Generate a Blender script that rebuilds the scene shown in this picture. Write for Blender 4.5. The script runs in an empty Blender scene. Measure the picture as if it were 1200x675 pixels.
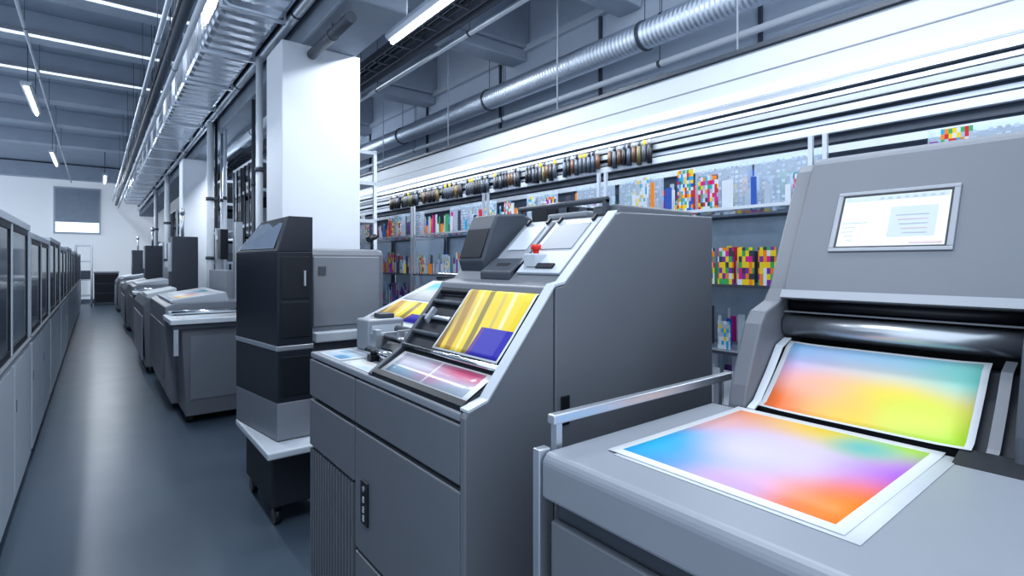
import bpy, bmesh, math, random
from mathutils import Vector
random.seed(11)
S = bpy.context.scene
S.view_settings.view_transform = 'Standard'
try: S.view_settings.look = 'Medium High Contrast'
except Exception: pass
S.view_settings.exposure = .12
WL = {}

# ------------------------------------------------------------ materials
def mat(name, col, rough=.5, metal=0.0, noise=.06, scale=6.0, bump=0.0, emit=0.0, coat=0.0, bscale=60):
    m = bpy.data.materials.new(name); m.use_nodes = True
    nt = m.node_tree; b = nt.nodes['Principled BSDF']
    b.inputs['Roughness'].default_value = rough
    b.inputs['Metallic'].default_value = metal
    b.inputs['Coat Weight'].default_value = coat
    tc = nt.nodes.new('ShaderNodeTexCoord')
    n = nt.nodes.new('ShaderNodeTexNoise'); n.inputs['Scale'].default_value = scale; n.inputs['Detail'].default_value = 4
    nt.links.new(tc.outputs['Object'], n.inputs['Vector'])
    mx = nt.nodes.new('ShaderNodeMix'); mx.data_type = 'RGBA'
    lo = [c*(1-noise*2) for c in col]; hi = [min(1, c*(1+noise*2)) for c in col]
    mx.inputs[6].default_value = (*lo, 1); mx.inputs[7].default_value = (*hi, 1)
    nt.links.new(n.outputs['Fac'], mx.inputs[0]); nt.links.new(mx.outputs[2], b.inputs['Base Color'])
    if emit:
        b.inputs['Emission Color'].default_value = (*col, 1); b.inputs['Emission Strength'].default_value = emit
    if bump:
        n2 = nt.nodes.new('ShaderNodeTexNoise'); n2.inputs['Scale'].default_value = bscale
        nt.links.new(tc.outputs['Object'], n2.inputs['Vector'])
        bp = nt.nodes.new('ShaderNodeBump'); bp.inputs['Strength'].default_value = bump; bp.inputs['Distance'].default_value = .01
        nt.links.new(n2.outputs['Fac'], bp.inputs['Height']); nt.links.new(bp.outputs[0], b.inputs['Normal'])
    return m

def glass_mat(name, tint, op=.25, rough=.05):
    m = bpy.data.materials.new(name); m.use_nodes = True; nt = m.node_tree
    b = nt.nodes['Principled BSDF']; b.inputs['Base Color'].default_value = (*tint, 1); b.inputs['Roughness'].default_value = rough
    t = nt.nodes.new('ShaderNodeBsdfTransparent'); t.inputs[0].default_value = (.95, .97, 1, 1)
    mx = nt.nodes.new('ShaderNodeMixShader'); mx.inputs[0].default_value = op
    nt.links.new(t.outputs[0], mx.inputs[1]); nt.links.new(b.outputs[0], mx.inputs[2])
    nt.links.new(mx.outputs[0], nt.nodes['Material Output'].inputs[0])
    return m

def print_mat(name, base, blobs=(), rects=(), border=.04, rough=.45, streak=None):
    m = bpy.data.materials.new(name); m.use_nodes = True; nt = m.node_tree; L = nt.links
    b = nt.nodes['Principled BSDF']; b.inputs['Roughness'].default_value = rough
    uv = nt.nodes.new('ShaderNodeUVMap'); sp = nt.nodes.new('ShaderNodeSeparateXYZ'); L.new(uv.outputs[0], sp.inputs[0])
    cur = None
    def mixc(fac, col):
        nonlocal cur
        mx = nt.nodes.new('ShaderNodeMix'); mx.data_type = 'RGBA'
        L.new(fac, mx.inputs[0])
        if cur is None: mx.inputs[6].default_value = (*base, 1)
        else: L.new(cur, mx.inputs[6])
        mx.inputs[7].default_value = (*col, 1); cur = mx.outputs[2]
    for (u, v, r, col) in blobs:
        d = nt.nodes.new('ShaderNodeVectorMath'); d.operation = 'DISTANCE'; L.new(uv.outputs[0], d.inputs[0]); d.inputs[1].default_value = (u, v, 0)
        mr = nt.nodes.new('ShaderNodeMapRange'); mr.interpolation_type = 'SMOOTHSTEP'
        mr.inputs['From Min'].default_value = r; mr.inputs['From Max'].default_value = r*.08
        L.new(d.outputs['Value'], mr.inputs['Value']); mixc(mr.outputs[0], col)
    def mth(op, a, bb):
        n = nt.nodes.new('ShaderNodeMath'); n.operation = op
        for i, x in enumerate((a, bb)):
            if isinstance(x, (int, float)): n.inputs[i].default_value = x
            else: L.new(x, n.inputs[i])
        return n.outputs[0]
    if streak:
        for (v0, w_, slope, col) in streak:
            e = mth('ABSOLUTE', mth('SUBTRACT', mth('ADD', sp.outputs[1], mth('MULTIPLY', sp.outputs[0], slope)), v0), 0)
            mr = nt.nodes.new('ShaderNodeMapRange'); mr.interpolation_type = 'SMOOTHSTEP'
            mr.inputs['From Min'].default_value = w_; mr.inputs['From Max'].default_value = w_*.5
            L.new(e, mr.inputs['Value']); mixc(mr.outputs[0], col)
    for (u0, u1, v0, v1, col) in rects:
        f = mth('MULTIPLY', mth('MULTIPLY', mth('GREATER_THAN', sp.outputs[0], u0), mth('LESS_THAN', sp.outputs[0], u1)),
                mth('MULTIPLY', mth('GREATER_THAN', sp.outputs[1], v0), mth('LESS_THAN', sp.outputs[1], v1)))
        mixc(f, col)
    if border:
        a = mth('ABSOLUTE', mth('SUBTRACT', sp.outputs[0], .5), 0); c = mth('ABSOLUTE', mth('SUBTRACT', sp.outputs[1], .5), 0)
        mixc(mth('GREATER_THAN', mth('MAXIMUM', a, c), .5-border), (.78, .81, .85))
    L.new(cur, b.inputs['Base Color'])
    return m

GREY = mat('machine_grey_paint', (.185, .200, .230), .42, .1, .02, bump=.03, bscale=250)
GREYH = mat('machine_grey_hood', (.225, .245, .282), .42, .1, .02)
GREY2 = mat('machine_grey_light', (.30, .325, .37), .4, .1, .02)
GREYD = mat('machine_grey_dark', (.075, .088, .112), .45, .1, .03)
BLACK = mat('black_plastic', (.012, .015, .022), .4, 0, .05)
DARK = mat('dark_recess', (.025, .03, .042), .6)
CHROME = mat('chrome', (.74, .77, .80), .16, 1, .02)
SATIN = mat('satin_steel', (.62, .66, .71), .33, .95, .03)
ALU = mat('brushed_aluminium', (.68, .72, .78), .32, .85, .04)
WHITE = mat('white_paint', (.70, .75, .81), .45, 0, .015)
OFFW = mat('off_white_panel', (.54, .59, .66), .4, 0, .02)
CABM = mat('cabinet_pale_blue_grey', (.46, .52, .60), .35, 0, .02)
CABF = mat('cabinet_frame_pale', (.52, .58, .66), .35, .1, .02)
COLW = mat('column_white', (.66, .70, .76), .6, 0, .01, bump=.05)
WALLM = mat('wall_blue_grey', (.52, .58, .67), .6, 0, .03, scale=1.2)
FARW = mat('far_wall_white_glow', (.80, .85, .91), .6, 0, .02, scale=1, emit=.18)  # white paint plus a faint added glow; the wall is no lamp
CEILM = mat('ceiling_slate', (.36, .42, .51), .7, 0, .08, scale=2, bump=.2, bscale=10)
JOIST = mat('joist_blue_grey', (.42, .48, .57), .6, 0, .06, scale=3)
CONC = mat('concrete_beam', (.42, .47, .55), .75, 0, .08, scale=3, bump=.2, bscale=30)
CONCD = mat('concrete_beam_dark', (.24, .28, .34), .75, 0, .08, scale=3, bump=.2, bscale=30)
TUBE = mat('lamp_tube_glow', (.94, .97, 1), .4, emit=8)
STRIP = mat('ceiling_strip_glow', (.84, .92, 1), .4, emit=.7)
BEAMW = mat('light_beam_white', (.62, .67, .74), .5, 0, .02, scale=1)
BEAMG = mat('light_beam_glow', (.90, .95, 1), .4, emit=1.0)
RED = mat('signal_red', (.75, .04, .02), .3)
YEL = mat('signal_yellow', (.9, .65, .02), .3)
RACKM = mat('rack_dark_steel', (.07, .09, .125), .4, .4)
SLATE = mat('slate_panel', (.10, .13, .18), .4, .1, .15, scale=3)
GLASS = glass_mat('clear_acrylic', (.75, .85, .95), .2)
DGLASS = glass_mat('dark_glass', (.05, .075, .115), .88, .08)
BGLASS = glass_mat('bright_glass', (.20, .27, .35), .75, .08)
SKIRT = mat('skirting_grey', (.2, .24, .3), .5)
RBACK = mat('rack_back_added_glow', (.26, .34, .43), .5, 0, .3, scale=3, emit=.08)  # faint emission added to brighten the shelves; no lamp sits behind

FLOOR = bpy.data.materials.new('floor_epoxy'); FLOOR.use_nodes = True
nt = FLOOR.node_tree; b = nt.nodes['Principled BSDF']
tc = nt.nodes.new('ShaderNodeTexCoord'); n = nt.nodes.new('ShaderNodeTexNoise'); n.inputs['Scale'].default_value = .6; n.inputs['Detail'].default_value = 3
nt.links.new(tc.outputs['Object'], n.inputs['Vector'])
cr = nt.nodes.new('ShaderNodeValToRGB'); cr.color_ramp.elements[0].color = (.070, .100, .138, 1); cr.color_ramp.elements[1].color = (.090, .126, .168, 1)
nt.links.new(n.outputs['Fac'], cr.inputs[0]); nt.links.new(cr.outputs[0], b.inputs['Base Color'])
n2 = nt.nodes.new('ShaderNodeTexNoise'); n2.inputs['Scale'].default_value = 2.5; nt.links.new(tc.outputs['Object'], n2.inputs['Vector'])
mr = nt.nodes.new('ShaderNodeMapRange'); mr.inputs['To Min'].default_value = .27; mr.inputs['To Max'].default_value = .36
nt.links.new(n2.outputs['Fac'], mr.inputs['Value']); nt.links.new(mr.outputs[0], b.inputs['Roughness'])
b.inputs['Specular IOR Level'].default_value = .8
bp = nt.nodes.new('ShaderNodeBump'); bp.inputs['Strength'].default_value = .05; bp.inputs['Distance'].default_value = .02
nt.links.new(n2.outputs['Fac'], bp.inputs['Height']); nt.links.new(bp.outputs[0], b.inputs['Normal'])

def ribbed(name, col, scale, direction='Y', rough=.28, st=.7):
    m = mat(name, col, rough, .85, .08, scale=4)
    nt = m.node_tree; b = nt.nodes['Principled BSDF']
    tc = nt.nodes.new('ShaderNodeTexCoord'); w = nt.nodes.new('ShaderNodeTexWave'); w.bands_direction = direction; w.inputs['Scale'].default_value = scale
    w.inputs['Distortion'].default_value = 1.2 if scale < 3 else 0
    nt.links.new(tc.outputs['Object'], w.inputs['Vector'])
    bp = nt.nodes.new('ShaderNodeBump'); bp.inputs['Strength'].default_value = st; bp.inputs['Distance'].default_value = .01
    nt.links.new(w.outputs['Fac'], bp.inputs['Height']); nt.links.new(bp.outputs[0], b.inputs['Normal'])
    return m
DUCT = ribbed('duct_galvanised', (.60, .65, .73), 1.6, 'Y', .25, .9)
SPIRAL = ribbed('spiral_duct_metal', (.60, .66, .75), 7, 'Y', .42, .3)

# ------------------------------------------------------------ geometry
class B:
    def __init__(s): s.bm = bmesh.new()
    def _ext(s, lo, hi, m):
        bm = s.bm; a = [bm.verts.new(p) for p in lo]; c = [bm.verts.new(p) for p in hi]; n = len(a)
        fs = [bm.faces.new(a), bm.faces.new(c[::-1])]
        for i in range(n):
            fs.append(bm.faces.new((a[i], c[i], c[(i+1) % n], a[(i+1) % n])))
        for f in fs: f.material_index = m
        return fs
    def box(s, x0, x1, y0, y1, z0, z1, m=0):
        s._ext([(x0, y0, z0), (x1, y0, z0), (x1, y1, z0), (x0, y1, z0)], [(x0, y0, z1), (x1, y0, z1), (x1, y1, z1), (x0, y1, z1)], m); return s
    def prism(s, pts, a0, a1, axis='y', m=0):
        f = {'y': lambda p, a: (p[0], a, p[1]), 'z': lambda p, a: (p[0], p[1], a), 'x': lambda p, a: (a, p[0], p[1])}[axis]
        s._ext([f(p, a0) for p in pts], [f(p, a1) for p in pts], m); return s
    def hexa(s, lo, hi, m=0):
        s._ext(lo, hi, m); return s
    def strip(s, path, y0, y1, t, m=0):
        s.prism(list(path)+[(x, z+t) for x, z in reversed(path)], y0, y1, 'y', m); return s
    def ring(s, x0, x1, z0, z1, y0, y1, w, m=0):
        bm = s.bm
        def lp(a, e, y): return [bm.verts.new(p) for p in ((x0-e, y, z0-e), (x1+e, y, z0-e), (x1+e, y, z1+e), (x0-e, y, z1+e))]
        i0, i1, o0, o1 = lp(0, 0, y0), lp(0, 0, y1), lp(0, w, y0), lp(0, w, y1)
        for k in range(4):
            j = (k+1) % 4
            for q in ((o0[k], o0[j], o1[j], o1[k]), (i0[k], i1[k], i1[j], i0[j]), (i0[k], i0[j], o0[j], o0[k]), (i1[k], o1[k], o1[j], i1[j])):
                bm.faces.new(q).material_index = m
        return s
    def cyl(s, p0, p1, r, m=0, n=18, r2=None):
        p0 = Vector(p0); p1 = Vector(p1); d = (p1-p0).normalized(); r2 = r if r2 is None else r2
        t = Vector((0, 0, 1)) if abs(d.z) < .9 else Vector((1, 0, 0)); u = d.cross(t).normalized(); v = d.cross(u)
        lo = [p0+(u*math.cos(2*math.pi*i/n)+v*math.sin(2*math.pi*i/n))*r for i in range(n)]
        hi = [p1+(u*math.cos(2*math.pi*i/n)+v*math.sin(2*math.pi*i/n))*r2 for i in range(n)]
        for f in s._ext(lo, hi, m)[2:]: f.smooth = True
        return s
    def obj(s, name, mats, parent=None, bevel=0, label=None, cat=None, group=None, kind=None):
        bm = s.bm; bmesh.ops.recalc_face_normals(bm, faces=bm.faces)
        xs = [v.co for v in bm.verts]
        c = Vector(((min(v.x for v in xs)+max(v.x for v in xs))/2, (min(v.y for v in xs)+max(v.y for v in xs))/2, min(v.z for v in xs)))
        for v in bm.verts: v.co -= c
        me = bpy.data.meshes.new(name); bm.to_mesh(me); bm.free()
        if not isinstance(mats, (list, tuple)): mats = [mats]
        for m in mats: me.materials.append(m)
        o = bpy.data.objects.new(name, me); S.collection.objects.link(o)
        if bevel:
            bv = o.modifiers.new('bevel', 'BEVEL'); bv.width = bevel; bv.segments = 2; bv.limit_method = 'ANGLE'; bv.angle_limit = math.radians(35)
        fin(o, c, parent, label, cat, group, kind); return o

def fin(o, c, parent, label=None, cat=None, group=None, kind=None):
    WL[o] = c.copy()
    if parent: o.parent = parent; o.location = c - WL[parent]
    else: o.location = c
    if label: o['label'] = label
    if cat: o['category'] = cat
    if group: o['group'] = group
    if kind: o['kind'] = kind

def thing(name, loc, label, cat, group=None):
    o = bpy.data.objects.new(name, None); o.empty_display_size = .1; S.collection.objects.link(o)
    fin(o, Vector(loc), None, label, cat, group); return o

def dup(root, delta, label=None):
    def rec(o, par):
        c = o.copy(); S.collection.objects.link(c)
        if par: c.parent = par
        for k in list(o.children): rec(k, c)
        return c
    r = rec(root, None); r.location = root.location + Vector(delta)
    if label: r['label'] = label
    return r

def castors(parent, xs, ys, r=.05, m=None, name='castor', h=.13):
    for x in xs:
        for y in ys: B().cyl((x-.02, y, r), (x+.02, y, r), r).box(x-.012, x+.012, y-.02, y+.02, r, h).obj(name, m or BLACK, parent)

def sheet(name, prof, y0, y1, m, label, cat='printed sheet', parent=None, group=None, ny=8, curl=0.0):
    bm = bmesh.new(); uvl = bm.loops.layers.uv.new('UVMap'); rows = []
    L = [0]
    for i in range(1, len(prof)): L.append(L[-1]+math.dist(prof[i], prof[i-1]))
    for i, (x, z) in enumerate(prof):
        rows.append([(bm.verts.new((x, y0+(y1-y0)*j/ny, z + curl*(abs(j/ny-.5)*2)**6)), L[i]/L[-1], j/ny) for j in range(ny+1)])
    for i in range(len(prof)-1):
        for j in range(ny):
            q = [rows[i][j], rows[i+1][j], rows[i+1][j+1], rows[i][j+1]]
            f = bm.faces.new([a[0] for a in q]); f.smooth = True
            for lp, a in zip(f.loops, q): lp[uvl].uv = (a[1], a[2])
    bmesh.ops.recalc_face_normals(bm, faces=bm.faces)
    if sum((f.normal.z for f in bm.faces)) < 0: bmesh.ops.reverse_faces(bm, faces=bm.faces)
    cx = sum(p[0] for p in prof)/len(prof); c = Vector((cx, (y0+y1)/2, min(p[1] for p in prof)))
    for v in bm.verts: v.co -= c
    me = bpy.data.meshes.new(name); bm.to_mesh(me); bm.free(); me.materials.append(m)
    o = bpy.data.objects.new(name, me); S.collection.objects.link(o)
    so = o.modifiers.new('thick', 'SOLIDIFY'); so.thickness = .0012; so.offset = 1
    fin(o, c, parent, label, None if parent else cat, group); return o

def text(body, size, loc, rot, m, parent, name='lettering'):
    cu = bpy.data.curves.new(name, 'FONT'); cu.body = body; cu.size = size; cu.extrude = .0006
    t = bpy.data.objects.new('tmp_text', cu); S.collection.objects.link(t)
    bpy.context.view_layer.update()
    me = bpy.data.meshes.new_from_object(t.evaluated_get(bpy.context.evaluated_depsgraph_get())); bpy.data.objects.remove(t)
    me.materials.clear(); me.materials.append(m)
    o = bpy.data.objects.new(name, me); S.collection.objects.link(o)
    o.rotation_euler = rot; fin(o, Vector(loc), parent); return o

# ------------------------------------------------------------ room
CZ = 5.6
B().box(-6, 4.5, -3, 28.2, -.1, 0).obj('floor', FLOOR, kind='structure')
B().box(4.3, 4.45, -3, 28.2, 0, CZ).obj('wall_right', WALLM, kind='structure')
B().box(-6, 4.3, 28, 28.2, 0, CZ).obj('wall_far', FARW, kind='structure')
B().box(-6, 4.45, 1.5, 28.2, CZ, CZ+.15).obj('ceiling', CEILM, kind='structure')
B().box(-6, 4.28, 27.5, 27.98, 5.0, 5.55).obj('trim_1', JOIST, kind='structure')
B().box(-6, 4.2, 27.95, 27.998, .0, .15).obj('baseboard_far', SKIRT, kind='structure')
w = thing('window_1', (-.58, 27.95, 2.9), 'far wall window with half lowered grey blind', 'window'); w['kind'] = 'structure'
B().box(-1.33, .17, 27.93, 27.99, 2.82, 2.9).box(-1.33, .17, 27.93, 27.99, 4.65, 4.72).box(-1.33, -1.27, 27.93, 27.99, 2.9, 4.65).box(.11, .17, 27.93, 27.99, 2.9, 4.65).obj('frame', OFFW, w)
B().box(-1.27, .11, 27.94, 27.97, 2.9, 3.3).obj('pane', mat('daylight_pane', (.85, .92, 1), .4, emit=1.0), w)
B().box(-1.27, .11, 27.92, 27.96, 3.3, 4.65).obj('blind', mat('blind_grey', (.36, .42, .50), .7), w)

k = 2
for yy in [0.6, 2.15, 3.9, 5.7, 7.7, 10, 12.5, 15, 18]:
    B().box(4.27, 4.3, yy-.015, yy+.015, 2.5, CZ-.01).obj('trim_%d' % k, GREYD, kind='structure'); k += 1
for zz in (3.35, 4.35):
    B().box(4.24, 4.3, -2.9, 27.9, zz-.04, zz+.04).obj('trim_%d' % k, OFFW, kind='structure'); k += 1

B().box(1.31, 2.04, 5.0, 5.54, 0, 3.66).obj('column', COLW, bevel=.01, label='massive square white painted concrete column', cat='column')
B().box(1.31, 1.72, 11.9, 12.4, 0, 3.66).obj('column', COLW, bevel=.01, label='slim white column among distant machines', cat='column')
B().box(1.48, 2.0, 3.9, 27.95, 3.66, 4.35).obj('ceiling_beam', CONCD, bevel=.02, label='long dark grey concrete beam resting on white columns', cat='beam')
for i, yy in enumerate([3.3, 5.1, 7.4, 9.9, 12.6, 15.5, 18.5, 22]):
    B().box(2.0, 4.3, yy, yy+.4, 4.35, CZ).box(2.0, 4.3, yy+.05, yy+.35, 4.2, 4.35).obj('ceiling_beam', CONC, bevel=.02, label='grey concrete cross beam under slate ceiling', cat='beam', group='ceiling cross beams')
STY = [5.2, 7.15, 9.1, 11.1, 13.1, 15.3, 17.9, 21]
for i, yy in enumerate(STY):
    B().box(-6, 1.33, yy+.07, yy+.5, 5.22, CZ).obj('ceiling_beam', JOIST, bevel=.01, label='blue-grey painted joist across the ceiling', cat='beam', group='painted ceiling joists')
    if i in (5, 6, 7): continue
    t = thing('glowing_beam_strip', (-2.4, yy, 5.17), 'long thin pale beam strip with added glow under ceiling joist', 'ceiling light', 'glowing ceiling beam strips')
    B().box(-5.9, 1.2, yy-.03, yy+.07, 5.21, 5.27).obj('housing', GREY2, t)
    B().box(-5.9, 1.2, yy-.015, yy+.035, 5.18, 5.21).obj('added_glow', STRIP, t)  # pale grey beams given an added glow; they are no lamps

# ------------------------------------------------------------ lamps
def area(loc, sx, sy, e, rot=(0, 0, 0), col=(.90, .95, 1)):
    l = bpy.data.lights.new('lamp_light', 'AREA'); l.shape = 'RECTANGLE'; l.size = sx; l.size_y = sy; l.energy = e; l.color = col
    o = bpy.data.objects.new('lamp_light', l); o.location = loc; o.rotation_euler = rot; S.collection.objects.link(o); return o
def lamp(x, y0, y1, z, label, top, e, wd=.12):
    t = thing('hanging_tube_light', (x, (y0+y1)/2, z), label, 'ceiling light', 'hanging tube lights')
    B().box(x-.07, x+.07, y0, y1, z+.05, z+.09).prism([(x-.07, z+.05), (x-.04, z+.02), (x+.04, z+.02), (x+.07, z+.05)], y0, y1).obj('housing', OFFW, t)
    B().cyl((x, y0+.03, z), (x, y1-.03, z), .022).obj('tube', TUBE, t)
    for yy in (y0+.3, y1-.3): B().cyl((x, yy, z+.09), (x, yy, top), .006, n=6).obj('suspension_rod', GREYD, t)
    area((x, (y0+y1)/2, z-.04), wd, (y1-y0)*.95, e)
lamp(2.38, 3.72, 5.03, 3.9, 'bright white tube light hanging between beams', 4.2, 45)
lamp(2.1, 8.7, 12.4, 3.9, 'bright white tube light hanging past the big column', 4.35, 120)
lamp(-.89, 11.6, 13.7, 4.5, 'short tube light hung over the aisle cabinets', 5.59, 70)
lamp(2.38, .2, 2.2, 3.9, 'bright white tube light hanging over presses', 5.59, 28)
lamp(.1, .8, 3.2, 4.6, 'long tube light hanging over the aisle', 5.59, 42)
lamp(.1, 5.5, 8.0, 4.9, 'long tube light hanging over the aisle', 5.59, 70)
lamp(-.9, 18.2, 20.5, 4.5, 'short tube light hung near the hall end', 5.59, 80)
lamp(.25, 22.0, 24.0, 4.5, 'short tube light hung near the hall end', 5.59, 90)

# ------------------------------------------------------------ ducts and pipes
d = thing('ventilation_duct', (1.06, 11, 3.75), 'large silver rectangular ventilation duct under ceiling', 'ventilation duct')
DX = 1.30
B().box(.82, DX, 2.0, 24, 3.78, 4.30).obj('duct_body', DUCT, d, .05)
yy = 2.6; first = None
while yy < 24:
    if first is None: first = B().ring(.82, DX, 3.78, 4.30, yy, yy+.04, .022).obj('flange', ALU, d); fy = yy
    else:
        c = first.copy(); S.collection.objects.link(c); c.parent = d; c.location = first.location+Vector((0, yy-fy, 0))
    yy += 1.15
for yy in [3, 6, 9, 12, 15, 18, 21]:
    for x in (.84, DX-.02): B().cyl((x, yy, 4.30), (x, yy, CZ-.01), .008, n=6).obj('hanger_rod', GREYD, d)
def pipe(x, z, y0, y1, r, m, label, name='pipe'):
    t = thing(name, (x, (y0+y1)/2, z), label, 'pipe', 'overhead pipe runs')
    B().cyl((x, y0, z), (x, y1, z), r, n=24).obj('pipe_body', m, t)
    yy = y0+.4; me = None
    top = 3.66 if 1.48 < x < 2.0 and z < 3.66 else CZ
    while yy < min(y1, 20):
        if me is None: me = B().cyl((x, yy, z), (x, yy+.03, z), r*1.12, n=24).cyl((x, yy+.015, z+r), (x, yy+.015, top), .004, n=6).obj('clamp', GREYD, t); c0 = yy
        else:
            c = me.copy(); S.collection.objects.link(c); c.parent = t; c.location = me.location+Vector((0, yy-c0, 0))
        yy += 2.4
    return t
pipe(3.9, 3.7, .2, 27.9, .12, SPIRAL, 'round spiral silver duct along the side wall', 'spiral_duct')
pipe(4.15, 3.95, .2, 27.9, .035, ALU, 'thin steel pipe above spiral duct')
pipe(4.12, 3.5, .2, 27.9, .03, OFFW, 'thin white pipe below spiral duct')
pipe(1.56, 3.56, 4.0, 4.95, .045, GREYD, 'dark conduit under the long beam')
pipe(1.8, 3.56, 5.6, 11.8, .045, OFFW, 'pale conduit under the long beam')
pipe(1.39, 3.84, 2.0, 27, .045, ALU, 'steel pipe beside the big duct')
pipe(1.40, 4.02, 2.0, 27, .04, GREYD, 'dark pipe beside the big duct')
pipe(.72, 3.90, 2.0, 27, .03, OFFW, 'thin pale conduit beside the big duct')
pipe(.66, 4.02, 2.0, 27, .045, GREYD, 'dark conduit beside the big duct')
pipe(.70, 4.36, 2.0, 27, .03, BLACK, 'black cable conduit beside the big duct')
pipe(.55, 4.16, 2.0, 27, .025, ALU, 'thin steel conduit beside the big duct')
pipe(-.75, 4.8, 2.0, 27, .02, OFFW, 'thin white conduit over cabinets')
pipe(2.95, 4.13, 2, 27, .05, GREYD, 'dark pipe below cross beams')
pipe(3.2, 4.15, 2, 27, .03, ALU, 'steel pipe below cross beams')
t = thing('cable_tray', (2.7, 8, 4.05), 'dark ladder cable tray hanging beside the column', 'cable tray')
tb = B().box(2.58, 2.6, 2.6, 20, 4.05, 4.13).box(2.8, 2.82, 2.6, 20, 4.05, 4.13)
yy = 2.7
while yy < 20: tb.box(2.6, 2.8, yy, yy+.03, 4.06, 4.08); yy += .3
tb.obj('ladder_frame', GREYD, t)
B().cyl((2.66, 2.6, 4.11), (2.66, 20, 4.11), .025, n=8).obj('cable', BLACK, t)
B().cyl((2.73, 2.6, 4.10), (2.73, 20, 4.10), .02, n=8).obj('cable', BLACK, t)

t = thing('light_beam', (3.62, 8, 2.75), 'long clean white box beam with glowing lower edge above shelving', 'light beam')
B().box(3.58, 3.72, .0, 27, 2.78, 3.12).obj('beam_body', BEAMW, t, .01)
B().box(3.57, 3.58, .0, 27, 2.80, 2.85).obj('light_strip', BEAMG, t)
B().box(3.574, 3.58, .0, 27, 2.955, 2.962).obj('seam', GREY2, t)
B().box(3.55, 3.6, 0, 27, 3.12, 3.15).obj('top_lip', GREYD, t)
for yy in [.5, 2, 3.9, 6, 8, 10.5, 13, 16]: B().cyl((3.65, yy, 3.15), (3.65, yy, 5.58), .008, n=6).obj('hanger_rod', OFFW, t)
area((3.40, 4, 2.76), .1, 8, 26, (0, math.radians(15), 0))

B().box(3.585, 3.60, -.3, 12, 2.25, 2.775).obj('rail_back_panel', SLATE, label='dark slate panel added to darken the area behind the rails', cat='wall panel')  # panel added to tone down the overbright area between beam and racks
for (x, z, r, m, l) in [(3.53, 2.73, .026, ALU, 'steel rail'), (3.54, 2.675, .012, WHITE, 'white rail'), (3.53, 2.63, .018, GREY2, 'grey rail'), (3.53, 2.575, .02, ALU, 'steel rail'), (3.55, 2.52, .012, OFFW, 'thin white rail'), (3.53, 2.465, .024, OFFW, 'pale rail'), (3.55, 2.40, .014, GREYD, 'dark rail'), (3.53, 2.34, .022, ALU, 'steel rail')]:
    B().box(x-r, x+r, -.3, 12, z-r, z+r).obj('mounting_rail', m, label=l+' running under the white beam', cat='rail', group='rails under the white beam')
vial_m = [BLACK, GREYD, mat('vial_olive', (.12, .11, .05), .4), mat('vial_brown', (.10, .05, .03), .4), RACKM, BLACK]
protos = []
for i, m in enumerate(vial_m):
    t = thing('ink_tube', (3.46, 5.9, 2.45), 'small dark ink tube hanging from a rail', 'ink tube', 'hanging ink tubes')
    h = [0, .02, 0, .03, .01, .02][i]
    B().cyl((3.46, 5.9, 2.45+h), (3.46, 5.9, 2.60), .021, n=10).obj('tube_body', m, t)
    B().cyl((3.46, 5.9, 2.60), (3.46, 5.9, 2.64), .012, n=8).obj('cap', [GREY2, YEL, GREYD, ALU, BLACK, GREYD][i], t)
    protos.append(t)
for i in range(78):
    yy = 2.65+i*.052+(i//9)*.09
    if i < 6: protos[i].location = (3.489, yy, 2.45)
    else: dup(protos[random.randrange(6)], (0, 0, 0)).location = (3.489, yy, 2.45)

# ------------------------------------------------------------ shelving racks with samples
SH = [.35, .80, 1.12, 1.52, 1.98]
def rack(y0, y1, tl):
    t = thing('shelf_rack', (3.2, (y0+y1)/2, 0), tl, 'shelving rack', 'sample shelving')
    for x in (2.97, 3.43):
        for y in (y0+.02, y1-.02):
            B().box(x-.011, x+.011, y-.011, y+.011, 0, 2.32 if x < 3 else 1.97).obj('post', ALU if x < 3 else RACKM, t)
    for z in SH: B().box(2.95, 3.45, y0+.03, y1-.03, z-.010, z).obj('shelf', GLASS if z > 1 else GREY2, t)
    for z in SH[1:]: B().box(2.944, 2.95, y0+.03, y1-.03, z-.016, z+.002).obj('shelf_edge', GREYD if z < 1.9 else ALU, t)
    for z in SH[1:]: B().box(3.44, 3.45, y0+.03, y1-.03, z-.03, z-.010).obj('rear_rail', RACKM, t)
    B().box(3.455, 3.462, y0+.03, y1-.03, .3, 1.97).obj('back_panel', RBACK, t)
    B().box(2.985, 3.42, y0+.015, y0+.02, .87, 1.96).obj('side_glass', GLASS, t)
    return t
ry = [(-.3+i*1.5, 1.17+i*1.5) for i in range(7)]
for a, c in ry: rack(a, c, 'airy glass and steel rack with added back glow, filled with colour charts')
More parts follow.
